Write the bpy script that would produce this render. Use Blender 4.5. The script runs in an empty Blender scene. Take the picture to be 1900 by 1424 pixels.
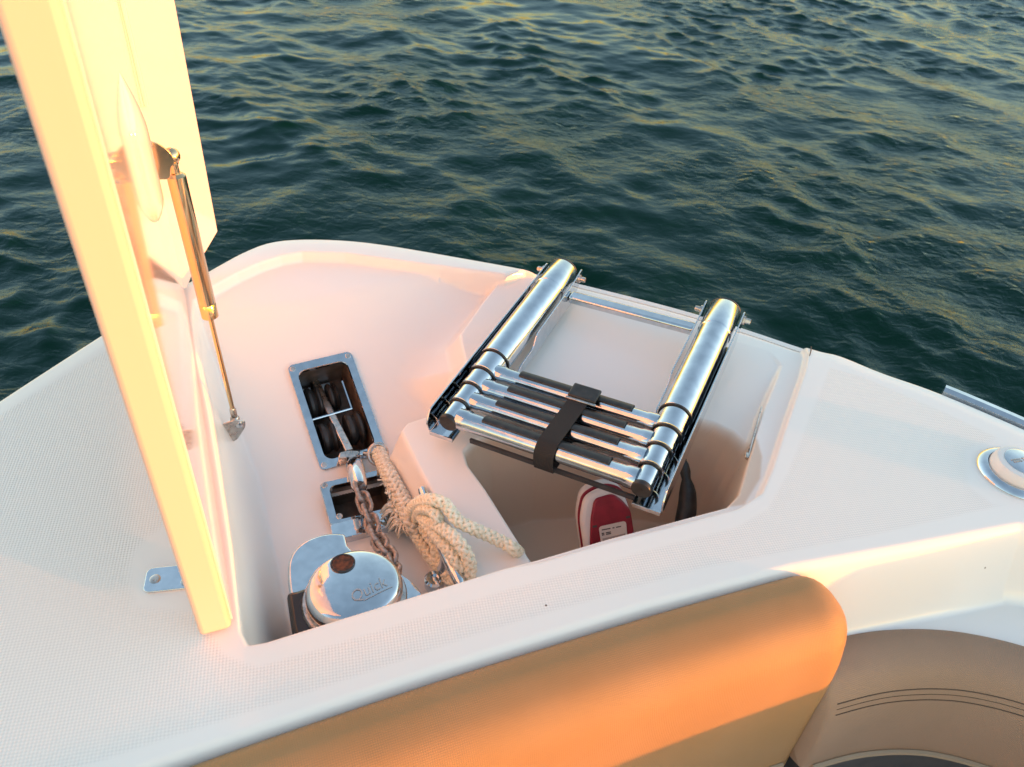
import bpy, math, random
import numpy as np
from mathutils import Vector, Matrix
random.seed(4)
S = bpy.context.scene
C = S.collection

# ------------------------------------------------------------------ camera
F, CX, CY, H = 1400., 950., 712., 0.95
_u = np.array([178, 1688, 1400.]); _u /= np.linalg.norm(_u)
_f = np.array([0, 0, -1.]); _h = _f - _u * np.dot(_f, _u); _h /= np.linalg.norm(_h)
R = np.array([np.cross(_h, _u), _h, _u])
EYE = np.array([0, 0, H])
cam = bpy.data.cameras.new('camera'); co = bpy.data.objects.new('camera', cam); C.objects.link(co)
co.matrix_world = Matrix([list(R[0]) + [0], list(R[1]) + [0], list(R[2]) + [H], [0, 0, 0, 1]])
cam.lens = 36 * F / 1900; cam.sensor_width = 36; cam.clip_end = 3000; cam.clip_start = .02
cam.dof.use_dof = True; cam.dof.focus_distance = 1.45; cam.dof.aperture_fstop = 6.3
S.camera = co

# ------------------------------------------------------------------ sky, sun, exposure
SUN_EL, SUN_AZ = math.radians(1.4), np.array([.96, -.28])
w = bpy.data.worlds.new('World'); S.world = w; w.use_nodes = True
nt = w.node_tree; bg = nt.nodes['Background']
sky = nt.nodes.new('ShaderNodeTexSky'); sky.sky_type = 'NISHITA'; sky.sun_disc = False
sky.sun_elevation = SUN_EL
az = SUN_AZ / np.linalg.norm(SUN_AZ)
sky.sun_rotation = math.atan2(az[0], az[1])
sky.air_density = 1.15; sky.dust_density = 0.3; sky.ozone_density = 1.35
nt.links.new(sky.outputs[0], bg.inputs[0]); bg.inputs[1].default_value = 0.15
sl = bpy.data.lights.new('sun', 'SUN'); sl.energy = 2.0; sl.angle = math.radians(.6); sl.color = (.37, .115, .014)
so = bpy.data.objects.new('sun', sl); C.objects.link(so)
sd_ = Vector((az[0] * math.cos(SUN_EL), az[1] * math.cos(SUN_EL), math.sin(SUN_EL)))
so.rotation_euler = sd_.to_track_quat('Z', 'Y').to_euler()
S.view_settings.view_transform = 'Standard'; S.view_settings.look = 'None'
S.view_settings.exposure = 3.45; S.view_settings.gamma = 1
S.render.engine = 'CYCLES'
S.cycles.max_bounces = 10

# ------------------------------------------------------------------ projection helpers (a picture point to a place on a real plane)
def ray(x, y): return R @ np.array([(x - CX) / F, -(y - CY) / F, -1.])
def P(x, y, z=0.):
    d = ray(x, y); return EYE + (z - H) / d[2] * d
def PP(x, y, o, n):
    d = ray(x, y); return EYE + d * (np.dot(np.array(o) - EYE, n) / np.dot(d, n))
def nrm(v): v = np.array(v, float); return v / np.linalg.norm(v)

# ------------------------------------------------------------------ mesh helpers
def tag(o, label=None, cat=None, group=None, kind=None):
    if label: o['label'] = label
    if cat: o['category'] = cat
    if group: o['group'] = group
    if kind: o['kind'] = kind
    return o
def empty(name, loc, label, cat, group=None):
    o = bpy.data.objects.new(name, None); C.objects.link(o); o.location = Vector(loc); o.empty_display_size = .05
    bpy.context.view_layer.update()
    return tag(o, label, cat, group)
class MB:
    def __init__(s): s.v = []; s.f = []
    def add(s, v, f):
        n = len(s.v); s.v += [tuple(map(float, p)) for p in v]; s.f += [tuple(i + n for i in q) for q in f]; return s
    def build(s, name, mat, parent=None, smooth=True, bevel=0, sharp=35, subsurf=0):
        me = bpy.data.meshes.new(name)
        v = s.v
        loc = Vector((0, 0, 0))
        o = bpy.data.objects.new(name, me); C.objects.link(o)
        if parent is not None:
            pw = Vector(parent.location) if parent.parent is None else Vector(parent.location) + Vector(parent.parent.location)
            o.parent = parent; loc = pw
            v = [(a - pw.x, b - pw.y, c - pw.z) for a, b, c in v]
        me.from_pydata(v, [], s.f); me.update()
        bm_fix(me)
        me.materials.append(mat)
        if smooth:
            me.polygons.foreach_set('use_smooth', [True] * len(me.polygons))
            me.set_sharp_from_angle(angle=math.radians(sharp))
        if bevel:
            b = o.modifiers.new('bevel', 'BEVEL'); b.width = bevel; b.segments = 3; b.limit_method = 'ANGLE'; b.angle_limit = math.radians(32)
            b.harden_normals = False
        if subsurf:
            m = o.modifiers.new('sub', 'SUBSURF'); m.levels = subsurf; m.render_levels = subsurf
        return o
def bm_fix(me):
    import bmesh
    bm = bmesh.new(); bm.from_mesh(me); bmesh.ops.recalc_face_normals(bm, faces=bm.faces); bm.to_mesh(me); bm.free()
class Fr:
    def __init__(s, o, x, y, z): s.o, s.x, s.y, s.z = map(lambda a: np.array(a, float), (o, x, y, z))
    def __call__(s, a, b, c=0.): return s.o + a * s.x + b * s.y + c * s.z
def frame(o, z, xhint):
    z = nrm(z); x = np.array(xhint, float); x = nrm(x - z * np.dot(x, z)); return Fr(o, x, np.cross(z, x), z)
WF = Fr((0, 0, 0), (1, 0, 0), (0, 1, 0), (0, 0, 1))
def catmull(pts, n=12, closed=False):
    pts = [np.array(p, float) for p in pts]; N = len(pts); out = []
    for i in range(N if closed else N - 1):
        if closed: a, b, c, d = pts[i - 1], pts[i], pts[(i + 1) % N], pts[(i + 2) % N]
        else: a, b, c, d = pts[max(i - 1, 0)], pts[i], pts[i + 1], pts[min(i + 2, N - 1)]
        for k in range(n):
            t = k / n
            out.append(.5 * ((2 * b) + (-a + c) * t + (2 * a - 5 * b + 4 * c - d) * t * t + (-a + 3 * b - 3 * c + d) * t ** 3))
    if not closed: out.append(pts[-1])
    return out
def resample(pts, step):
    pts = np.array(pts); d = np.r_[0, np.cumsum(np.linalg.norm(np.diff(pts, axis=0), axis=1))]
    n = max(2, int(d[-1] / step) + 1); t = np.linspace(0, d[-1], n)
    return np.stack([np.interp(t, d, pts[:, k]) for k in range(pts.shape[1])], 1), t
def frames(pts, up=None):
    pts = np.array(pts); T = np.gradient(pts, axis=0); T /= np.linalg.norm(T, axis=1)[:, None]
    u = np.array([0, 0, 1.]) if up is None else np.array(up, float)
    if abs(np.dot(u, T[0])) > .95: u = np.array([1., 0, 0])
    A = []; a = nrm(u - T[0] * np.dot(u, T[0]))
    for t in T:
        a = nrm(a - t * np.dot(a, t)); A.append(a)
    A = np.array(A); return T, A, np.cross(T, A)
def tube(mb, pts, r, seg=16, caps=True, closed=False):
    pts = np.array(pts, float); n = len(pts)
    if np.isscalar(r): r = [r] * n
    T, A, B = frames(pts)
    if closed:
        T = np.roll(pts, -1, 0) - np.roll(pts, 1, 0); T /= np.linalg.norm(T, axis=1)[:, None]
        A = np.array([nrm(a - t * np.dot(a, t)) for a, t in zip(A, T)]); B = np.cross(T, A)
    v = []; f = []
    for i in range(n):
        for k in range(seg):
            th = 2 * math.pi * k / seg; v.append(pts[i] + r[i] * (A[i] * math.cos(th) + B[i] * math.sin(th)))
    for i in range(n if closed else n - 1):
        j = (i + 1) % n
        for k in range(seg):
            l = (k + 1) % seg; f.append((i * seg + k, i * seg + l, j * seg + l, j * seg + k))
    if caps and not closed:
        f.append(tuple(range(seg))[::-1]); f.append(tuple((n - 1) * seg + k for k in range(seg)))
    return mb.add(v, f)
def lathe(mb, fr, prof, seg=48, sx=1., sy=1., capb=True, capt=True):
    v = []; f = []
    for r, z in prof:
        for k in range(seg):
            th = 2 * math.pi * k / seg; v.append(fr(r * math.cos(th) * sx, r * math.sin(th) * sy, z))
    for i in range(len(prof) - 1):
        for k in range(seg):
            l = (k + 1) % seg; f.append((i * seg + k, i * seg + l, (i + 1) * seg + l, (i + 1) * seg + k))
    if capb: f.append(tuple(range(seg))[::-1])
    if capt: f.append(tuple((len(prof) - 1) * seg + k for k in range(seg)))
    return mb.add(v, f)
def box(mb, fr, x0, x1, y0, y1, z0, z1):
    v = [fr(x, y, z) for z in (z0, z1) for y in (y0, y1) for x in (x0, x1)]
    return mb.add(v, [(0, 2, 3, 1), (4, 5, 7, 6), (0, 1, 5, 4), (2, 6, 7, 3), (0, 4, 6, 2), (1, 3, 7, 5)])
def prism(mb, fr, poly, z0, z1):
    n = len(poly); v = [fr(a, b, z0) for a, b in poly] + [fr(a, b, z1) for a, b in poly]
    return mb.add(v, [tuple(range(n))[::-1], tuple(range(n, 2 * n))] + [(i, (i + 1) % n, n + (i + 1) % n, n + i) for i in range(n)])
def rrect(x0, x1, y0, y1, r, n=6):
    out = []
    for cx, cy, a in ((x1 - r, y1 - r, 0), (x0 + r, y1 - r, 90), (x0 + r, y0 + r, 180), (x1 - r, y0 + r, 270)):
        for k in range(n + 1):
            t = math.radians(a + 90 * k / n); out.append((cx + r * math.cos(t), cy + r * math.sin(t)))
    return out
def roundpoly(poly, r, n=6):
    out = []; N = len(poly)
    for i in range(N):
        a, b, c = (np.array(poly[k % N], float) for k in (i - 1, i, i + 1))
        u, v = nrm(a - b), nrm(c - b); rr = min(r, .45 * np.linalg.norm(a - b), .45 * np.linalg.norm(c - b))
        p, q = b + u * rr, b + v * rr
        for k in range(n + 1):
            t = k / n; out.append(tuple((1 - t) ** 2 * p + 2 * t * (1 - t) * b + t * t * q))
    return out
def ring(mb, fr, outer, inner, z0, z1, bev=.0015):
    n = len(outer); o = np.array(outer); i = np.array(inner); c = i.mean(0)
    so_ = (o - o.mean(0)); so_ = o - so_ / np.linalg.norm(so_, axis=1)[:, None] * bev
    si = (i - c); si = i + si / np.linalg.norm(si, axis=1)[:, None] * bev
    loops = [(i, z0), (o, z0), (o, z1 - bev), (so_, z1), (si, z1), (i, z1 - bev)]
    v = []; f = []
    for l, z in loops: v += [fr(a, b, z) for a, b in l]
    for a in range(6):
        b = (a + 1) % 6
        for k in range(n):
            m = (k + 1) % n; f.append((a * n + k, a * n + m, b * n + m, b * n + k))
    return mb.add(v, f)

# ------------------------------------------------------------------ materials
MATS = {}
def mat(name, col, rough=.4, metal=0., coat=0., spec=.5, bump=None, ior=None):
    m = bpy.data.materials.new(name); m.use_nodes = True; t = m.node_tree; b = t.nodes['Principled BSDF']
    b.inputs['Base Color'].default_value = (*col, 1); b.inputs['Roughness'].default_value = rough
    b.inputs['Metallic'].default_value = metal; b.inputs['Coat Weight'].default_value = coat
    b.inputs['Coat Roughness'].default_value = .06; b.inputs['Specular IOR Level'].default_value = spec
    if ior: b.inputs['IOR'].default_value = ior
    m['b'] = 1; MATS[name] = m
    return m
def N(m, t, **k):
    n = m.node_tree.nodes.new(t)
    for a, v in k.items(): setattr(n, a, v)
    return n
def L(m, a, b): m.node_tree.links.new(a, b)
def noise_var(m, scale, c0, c1, rough=None, detail=6, bump=0, bdist=.001, lo=.35, hi=.65):
    b = m.node_tree.nodes['Principled BSDF']; tc = N(m, 'ShaderNodeTexCoord'); n = N(m, 'ShaderNodeTexNoise')
    n.inputs['Scale'].default_value = scale; n.inputs['Detail'].default_value = detail; L(m, tc.outputs['Object'], n.inputs['Vector'])
    r = N(m, 'ShaderNodeValToRGB'); r.color_ramp.elements[0].position = lo; r.color_ramp.elements[1].position = hi
    r.color_ramp.elements[0].color = (*c0, 1); r.color_ramp.elements[1].color = (*c1, 1)
    L(m, n.outputs[0], r.inputs[0]); L(m, r.outputs[0], b.inputs['Base Color'])
    if rough:
        mr = N(m, 'ShaderNodeMapRange'); mr.inputs['To Min'].default_value = rough[0]; mr.inputs['To Max'].default_value = rough[1]
        L(m, n.outputs[0], mr.inputs['Value']); L(m, mr.outputs[0], b.inputs['Roughness'])
    if bump:
        bp = N(m, 'ShaderNodeBump'); bp.inputs['Strength'].default_value = bump; bp.inputs['Distance'].default_value = bdist
        L(m, n.outputs[0], bp.inputs['Height']); L(m, bp.outputs[0], b.inputs['Normal'])
    return m
GEL = (.80, .77, .74)
def weave(m, pitch, rot, strength, dist, mask_attr=None, noise=.0, aspect=1., uv=False):
    """crossed sine ribs used for moulded non-skid and woven vinyl"""
    t = m.node_tree; tc = N(m, 'ShaderNodeTexCoord'); mp = N(m, 'ShaderNodeMapping')
    mp.inputs['Rotation'].default_value = (0, 0, rot); L(m, tc.outputs['UV' if uv else 'Object'], mp.inputs['Vector'])
    sx = N(m, 'ShaderNodeSeparateXYZ'); L(m, mp.outputs[0], sx.inputs[0])
    outs = []
    for k, ch in enumerate('XY'):
        a = N(m, 'ShaderNodeMath', operation='MULTIPLY'); a.inputs[1].default_value = 2 * math.pi / (pitch * (aspect if k else 1)); L(m, sx.outputs[ch], a.inputs[0])
        s_ = N(m, 'ShaderNodeMath', operation='SINE'); L(m, a.outputs[0], s_.inputs[0]); outs.append(s_)
    mu = N(m, 'ShaderNodeMath', operation='MULTIPLY'); L(m, outs[0].outputs[0], mu.inputs[0]); L(m, outs[1].outputs[0], mu.inputs[1])
    h = mu
    if mask_attr:
        at = N(m, 'ShaderNodeAttribute', attribute_name=mask_attr)
        h2 = N(m, 'ShaderNodeMath', operation='MULTIPLY'); L(m, mu.outputs[0], h2.inputs[0]); L(m, at.outputs['Fac'], h2.inputs[1]); h = h2
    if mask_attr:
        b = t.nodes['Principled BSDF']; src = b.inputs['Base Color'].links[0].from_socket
        mr = N(m, 'ShaderNodeMapRange'); mr.inputs['From Min'].default_value = -1; mr.inputs['To Min'].default_value = .86; mr.inputs['To Max'].default_value = 1.04; L(m, mu.outputs[0], mr.inputs['Value'])  # shading of the ribs put into the colour, darker in the dips
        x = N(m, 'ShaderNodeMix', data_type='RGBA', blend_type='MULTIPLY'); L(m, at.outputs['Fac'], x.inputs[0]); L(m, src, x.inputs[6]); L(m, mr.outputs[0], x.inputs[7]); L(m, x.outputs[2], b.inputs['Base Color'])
    bp = N(m, 'ShaderNodeBump'); bp.inputs['Strength'].default_value = strength; bp.inputs['Distance'].default_value = dist
    L(m, h.outputs[0], bp.inputs['Height'])
    L(m, bp.outputs[0], t.nodes['Principled BSDF'].inputs['Normal'])
    return h
gel = mat('gelcoat', GEL, .22, spec=.5, coat=.3)
noise_var(gel, 3, (.83, .78, .725), (.86, .81, .755), (.2, .3), detail=3, lo=.2, hi=.8)
deckm = mat('gelcoat_deck', GEL, .3, spec=.5, coat=.25)
noise_var(deckm, 2.2, (.83, .785, .74), (.86, .815, .77), None, detail=0, lo=.0, hi=1.)
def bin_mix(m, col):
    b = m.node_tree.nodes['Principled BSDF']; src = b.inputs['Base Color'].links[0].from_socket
    a = N(m, 'ShaderNodeAttribute', attribute_name='bin_warm_shade'); x = N(m, 'ShaderNodeMix', data_type='RGBA')
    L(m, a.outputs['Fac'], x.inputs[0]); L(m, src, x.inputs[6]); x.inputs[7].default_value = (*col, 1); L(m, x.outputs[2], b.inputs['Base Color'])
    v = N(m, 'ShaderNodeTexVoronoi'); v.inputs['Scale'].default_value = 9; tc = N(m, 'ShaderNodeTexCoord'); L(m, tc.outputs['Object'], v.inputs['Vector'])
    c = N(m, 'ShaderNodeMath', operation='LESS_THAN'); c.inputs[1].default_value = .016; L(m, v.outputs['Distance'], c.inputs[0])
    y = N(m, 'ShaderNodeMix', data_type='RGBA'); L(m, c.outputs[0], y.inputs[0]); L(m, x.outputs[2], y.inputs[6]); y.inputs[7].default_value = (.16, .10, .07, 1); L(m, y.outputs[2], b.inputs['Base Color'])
bin_mix(deckm, (.70, .54, .42))  # tan stands in for the warm bounced shade inside the bin
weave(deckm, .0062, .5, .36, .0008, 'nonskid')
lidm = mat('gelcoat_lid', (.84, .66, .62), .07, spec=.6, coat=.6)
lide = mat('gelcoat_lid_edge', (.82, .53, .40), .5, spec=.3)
chrome = mat('polished_steel', (.80, .79, .78), .06, 1.)
noise_var(chrome, 60, (.56, .59, .62), (.66, .69, .72), (.03, .10), bump=.08, bdist=.0012)
tubem = mat('ladder_steel', (.78, .77, .76), .13, 1.)
noise_var(tubem, 40, (.53, .57, .61), (.64, .68, .72), (.04, .22))
dullsteel = mat('worn_steel', (.55, .5, .45), .3, 1.)
noise_var(dullsteel, 90, (.45, .40, .36), (.65, .61, .57), (.18, .4), bump=.2, bdist=.0005)
strutm = mat('steel_reflection_tint', (.74, .53, .30), .13, 1.)  # gold reflection of the sunlit lid put into the steel colour
galv = mat('galvanised_chain', (.30, .26, .24), .5, .75)
noise_var(galv, 120, (.26, .20, .17), (.52, .46, .43), (.35, .65), bump=.4, bdist=.0006)
blackp = mat('black_rubber', (.018, .017, .017), .38)
noise_var(blackp, 80, (.014, .013, .013), (.03, .028, .027), (.3, .5), bump=.2, bdist=.0004)
blackw = mat('black_webbing', (.016, .015, .016), .8)
weave(blackw, .003, .8, .7, .0006)
darkp = mat('black_gloss_plastic', (.03, .022, .018), .18)
ropem = mat('rope', (.72, .62, .45), .75)
noise_var(ropem, 160, (.74, .66, .48), (.90, .84, .68), bump=.22, bdist=.0006)
ropeold = mat('frayed_rope', (.66, .55, .42), .85)
noise_var(ropeold, 130, (.66, .56, .42), (.88, .82, .70), bump=.6, bdist=.001)
redp = mat('red_plastic', (.36, .012, .028), .38)
noise_var(redp, 50, (.20, .006, .022), (.28, .009, .03), (.3, .45))
whitep = mat('white_plastic', (.74, .70, .68), .35)
labelm = mat('paper_label', (.62, .56, .52), .5)
labelg = mat('grey_label_field', (.36, .31, .29), .5)
inkm = mat('ink', (.06, .05, .05), .6)
engr = mat('engraved_metal', (.50, .49, .48), .45, 1.)
rust = mat('rusty_socket', (.12, .035, .012), .55, .3)
noise_var(rust, 150, (.02, .007, .004), (.13, .035, .012))
vinyl = mat('tan_vinyl', (.35, .215, .13), .5, spec=.35)
noise_var(vinyl, 6, (.34, .185, .075), (.37, .205, .09))
weave(vinyl, .0042, .78, .26, .0011, uv=True)
vinyl2 = mat('taupe_vinyl', (.30, .215, .155), .5, spec=.35)
noise_var(vinyl2, 5, (.30, .19, .125), (.335, .213, .143))
weave(vinyl2, .0042, .3, .28, .0011, uv=True)
vinyls = mat('smooth_tan_vinyl', (.34, .245, .16), .5)
thread = mat('dark_thread', (.075, .045, .03), .8)
charc = mat('charcoal_vinyl', (.035, .033, .035), .55)
noise_var(charc, 30, (.03, .028, .03), (.045, .042, .044))
housing = mat('hawse_housing', (.16, .115, .09), .4, .3)
noise_var(housing, 40, (.11, .075, .055), (.2, .15, .12))

# ------------------------------------------------------------------ sea
def make_sea():
    rng = np.random.default_rng(11)
    n, Lt = 1024, 14.
    k = np.fft.fftfreq(n, Lt / n) * 2 * np.pi
    kx, ky = np.meshgrid(k, k); kk = np.hypot(kx, ky); kk[0, 0] = 1
    def comp(k0, pw, dirv, spread, rms, kmax):
        th = np.arctan2(ky, kx) - math.atan2(dirv[1], dirv[0])
        D = np.abs(np.cos(th)) ** spread + .04
        A = D * np.where(kk < k0, (kk / k0) ** 3, (kk / k0) ** (-pw)) * np.exp(-(kk / kmax) ** 2)
        A[0, 0] = 0
        hh = A * (rng.normal(size=kk.shape) + 1j * rng.normal(size=kk.shape))
        s = np.real(np.fft.ifft2(hh)).std()
        return hh * rms / s
    hA = comp(2 * np.pi / 1.15, 2.9, (.82, .57), 3, .0100, 60) + comp(2 * np.pi / .62, 2.8, (-.6, .8), 2.0, .0052, 80)
    hB = comp(2 * np.pi / .33, 2.6, (.3, .9), .5, .0044, 130)
    pm = np.exp(-(kk / (2 * np.pi / 1.6)) ** 2) * (rng.normal(size=kk.shape) + 1j * rng.normal(size=kk.shape)); pm[0, 0] = 0
    pm = np.real(np.fft.ifft2(pm)); pm = np.clip(.85 + .45 * pm / pm.std(), .15, 1.7)
    def fld(h): return np.real(np.fft.ifft2(h)), np.real(np.fft.ifft2(-1j * kx / kk * h)), np.real(np.fft.ifft2(-1j * ky / kk * h))
    (zA, xA, yA), (zB, xB, yB) = fld(hA), fld(hB)
    z = zA + pm * zB; dx = xA + pm * xB; dy = yA + pm * yB
    m = n
    g = np.arange(m) * (Lt / m)
    X, Y = np.meshgrid(g, g)
    # keep the part that can be seen at full density
    x0, y0 = -5.6, -.9
    wx = np.clip(np.minimum(X, Lt - X) / .6, 0, 1); wy = np.clip(np.minimum(Y, Lt - Y) / .6, 0, 1); wgt = wx * wy
    wgt = wgt * wgt * (3 - 2 * wgt)
    vx = X + x0 - dx * wgt; vy = Y + y0 - dy * wgt; vz = -.93 + z * wgt
    m_ = m
    v = np.stack([vx, vy, vz], -1).reshape(-1, 3)
    idx = np.arange(m_ * m_).reshape(m_, m_)
    f = np.stack([idx[:-1, :-1], idx[:-1, 1:], idx[1:, 1:], idx[1:, :-1]], -1).reshape(-1, 4)
    nb = len(v)
    # outer sheet to the horizon
    a, b = x0, x0 + g[-1]; c, d = y0, y0 + g[-1]; B = 1500
    ring_ = np.array([(a, c, -.93), (b, c, -.93), (b, d, -.93), (a, d, -.93), (-B, -B, -.93), (B, -B, -.93), (B, B, -.93), (-B, B, -.93)])
    f2 = np.array([(0, 1, 5, 4), (1, 2, 6, 5), (2, 3, 7, 6), (3, 0, 4, 7)])[:, ::-1] + nb
    v = np.vstack([v, ring_]); f = np.vstack([f, f2])
    o = grid_mesh('sea', v, f)
    wm = mat('sea_water', (.0012, .019, .0105), .5, spec=0)
    b_ = wm.node_tree.nodes['Principled BSDF']
    tc = N(wm, 'ShaderNodeTexCoord'); mp = N(wm, 'ShaderNodeMapping'); mp.inputs['Scale'].default_value = (1, 1.5, 1); mp.inputs['Rotation'].default_value = (0, 0, .3)
    L(wm, tc.outputs['Object'], mp.inputs[0])
    n1 = N(wm, 'ShaderNodeTexNoise'); n1.inputs['Scale'].default_value = 13; n1.inputs['Detail'].default_value = 5; n1.inputs['Distortion'].default_value = .6
    L(wm, mp.outputs[0], n1.inputs['Vector'])
    bp = N(wm, 'ShaderNodeBump'); bp.inputs['Strength'].default_value = .5; bp.inputs['Distance'].default_value = .018
    n2_ = N(wm, 'ShaderNodeTexNoise'); n2_.inputs['Scale'].default_value = .7; n2_.inputs['Detail'].default_value = 2; L(wm, tc.outputs['Object'], n2_.inputs['Vector'])
    mr_ = N(wm, 'ShaderNodeMapRange'); mr_.inputs['From Min'].default_value = .35; mr_.inputs['From Max'].default_value = .65; mr_.inputs['To Min'].default_value = .12; mr_.inputs['To Max'].default_value = .75; L(wm, n2_.outputs[0], mr_.inputs['Value']); L(wm, mr_.outputs[0], bp.inputs['Strength'])
    L(wm, n1.outputs[0], bp.inputs['Height']); L(wm, bp.outputs[0], b_.inputs['Normal'])
    gl = N(wm, 'ShaderNodeBsdfGlossy'); gl.inputs['Color'].default_value = (.60, .75, .92, 1); gl.inputs['Roughness'].default_value = .04; L(wm, bp.outputs[0], gl.inputs['Normal'])
    fn = N(wm, 'ShaderNodeFresnel'); fn.inputs['IOR'].default_value = 1.24; L(wm, bp.outputs[0], fn.inputs['Normal'])
    mx = N(wm, 'ShaderNodeMixShader'); L(wm, fn.outputs[0], mx.inputs[0]); L(wm, b_.outputs[0], mx.inputs[1]); L(wm, gl.outputs[0], mx.inputs[2])
    L(wm, mx.outputs[0], wm.node_tree.nodes['Material Output'].inputs['Surface'])
    o.data.materials.append(wm)
    tag(o, kind='structure')
def grid_mesh(name, v, f, parent=None, smooth=True):
    me = bpy.data.meshes.new(name)
    me.vertices.add(len(v)); me.vertices.foreach_set('co', np.ascontiguousarray(v, np.float32).ravel())
    me.loops.add(f.size); me.loops.foreach_set('vertex_index', np.ascontiguousarray(f, np.int32).ravel())
    me.polygons.add(len(f)); me.polygons.foreach_set('loop_start', np.arange(0, f.size, 4, dtype=np.int32))
    me.polygons.foreach_set('loop_total', np.full(len(f), 4, np.int32))
    me.polygons.foreach_set('use_smooth', np.full(len(f), smooth))
    me.update(calc_edges=True); me.validate()
    o = bpy.data.objects.new(name, me); C.objects.link(o)
    if parent is not None: o.parent = parent
    return o
make_sea()

# ------------------------------------------------------------------ boat mouldings
boat = empty('motorboat', (0, 0, 0), 'white motorboat whose bow deck and open anchor locker fill the photo', 'motorboat')
def pl(px, z=0.): return [tuple(P(x, y, z)[:2]) for x, y in px]
sheer_px = [(-60, 780), (0, 737), (195, 612), (300, 548), (390, 497), (450, 465), (500, 447), (560, 441), (640, 443), (720, 452), (850, 474), (1000, 502), (1200, 550), (1350, 592), (1505, 643), (1560, 657), (1640, 689), (1742, 725), (1900, 792)]
sheer = [np.array(p) for p in [(-1.22, -.3), (-1.14, .1), (-1.04, .55)]] + [np.array(q) for q in pl(sheer_px)] + [np.array(p) for p in [(1.2, 1.065), (1.4, .86), (1.6, .55), (1.75, .1), (1.85, -.5)]]
sheer = catmull(sheer, 6)
SHEER = [tuple(p) for p in sheer] + [(1.85, -3), (-1.22, -3)]

def sdpoly(X, Y, poly):
    """signed distance, negative inside"""
    P_ = np.array(poly); d = np.full(X.shape, 1e9); ins = np.zeros(X.shape, bool)
    n = len(P_)
    for i in range(n):
        a = P_[i]; b = P_[(i + 1) % n]; e = b - a; L2 = e @ e
        if L2 < 1e-14: continue
        t = np.clip(((X - a[0]) * e[0] + (Y - a[1]) * e[1]) / L2, 0, 1)
        d = np.minimum(d, (X - a[0] - t * e[0]) ** 2 + (Y - a[1] - t * e[1]) ** 2)
        c = ((a[1] > Y) != (b[1] > Y))
        if a[1] != b[1]:
            ins ^= c & (X < (b[0] - a[0]) * (Y - a[1]) / (b[1] - a[1]) + a[0])
    d = np.sqrt(d); return np.where(ins, -d, d)
def ss(x): x = np.clip(x, 0, 1); return x * x * (3 - 2 * x)
def smax(a, b, k): h = np.clip(.5 + .5 * (a - b) / k, 0, 1); return b + (a - b) * h + k * h * (1 - h)
def smin(a, b, k): return -smax(-a, -b, k)

FLOOR = -.22
SN = np.array([.5 * math.sin(math.radians(28)), -.866 * math.sin(math.radians(28)), math.cos(math.radians(28))]); SO = P(620, 880, FLOOR)
def slopeA(X, Y): return SO[2] - ((X - SO[0]) * SN[0] + (Y - SO[1]) * SN[1]) / SN[2]
PO = P(1200, 552)[:2]; PD = nrm((-.33, -.94)); PK = .135
def zplat(X, Y): return -.012 - PK * np.maximum(0, (X - PO[0]) * PD[0] + (Y - PO[1]) * PD[1])
PN = nrm((PD[0] * PK, PD[1] * PK, 1)); PO3 = np.array([PO[0], PO[1], -.012])
def PPl(px): return [tuple(PP(x, y, PO3, PN)[:2]) for x, y in px]
RIM = pl([(462, 1200), (448, 1175), (430, 1020), (408, 880), (390, 770), (368, 671), (358, 590), (361, 560), (393, 534), (440, 508), (480, 490), (520, 477), (560, 470), (640, 472), (750, 487), (850, 500), (905, 507), (937, 512)])
RIM += pl([(975, 500), (1060, 505), (1200, 537), (1350, 580), (1490, 628), (1500, 655), (1493, 690), (1455, 800), (1432, 872), (1412, 918), (1370, 946), (1250, 978), (1130, 1008), (1000, 1046), (940, 1056), (700, 1130), (495, 1194)])
RIM2 = RIM[:22] + pl([(1420, 625), (1456, 666), (1420, 750), (1390, 850), (1374, 905), (1352, 928), (1130, 986), (1000, 1024), (960, 1034), (942, 1040), (934, 1052), (900, 1066), (700, 1130), (495, 1194)])
PLAT = PPl([(937, 512), (905, 552), (855, 622), (866, 668), (850, 720), (800, 772), (757, 786), (746, 800), (775, 860), (812, 930), (850, 1000), (885, 1075), (900, 1200), (1500, 1100), (1600, 650), (1350, 560), (1100, 500)])
TUB = PPl([(866, 838), (880, 822), (910, 806), (1000, 780), (1120, 770), (1230, 772), (1285, 778), (1325, 788), (1355, 802), (1378, 822), (1392, 846), (1398, 880), (1392, 925), (1360, 980), (1130, 1030), (1040, 1055), (1000, 1052), (984, 1030), (960, 992), (905, 905), (872, 860)])
COCK = pl([(-500, 1750), (300, 1432), (800, 1262), (1200, 1137), (1480, 1064), (1700, 1024), (1900, 986)]) + [(1.12, .9), (1.25, .79), (1.36, .62), (1.45, .4), (1.54, .05), (1.62, -.5), (1.65, -3), (-.95, -3), (-.95, -.3)]
_cock1 = [(x, y + 12) for x, y in [(-500, 1750), (300, 1432), (800, 1262), (1200, 1137), (1480, 1064)]]
LOW = pl(_cock1) + pl([(1585, 1200), (1640, 1188), (1720, 1186), (1800, 1194), (1900, 1218), (2020, 1262), (2160, 1336), (2280, 1440)], -.14) + [(.9, -.5), (.9, -3), (-.95, -3), (-.95, -.3)]
NS = pl([(-400, 1700), (-400, 700), (0, 770), (190, 655), (330, 570), (300, 640), (330, 800), (350, 980), (375, 1130), (420, 1215), (480, 1236), (700, 1170), (940, 1092), (1200, 1020), (1360, 978), (1418, 945), (1455, 880), (1535, 682), (1600, 700), (1750, 765), (1900, 838), (2300, 1010), (2200, 1010), (1900, 936), (1620, 1000), (1300, 1062), (900, 1180), (600, 1285), (250, 1400), (-200, 1560)])
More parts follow.
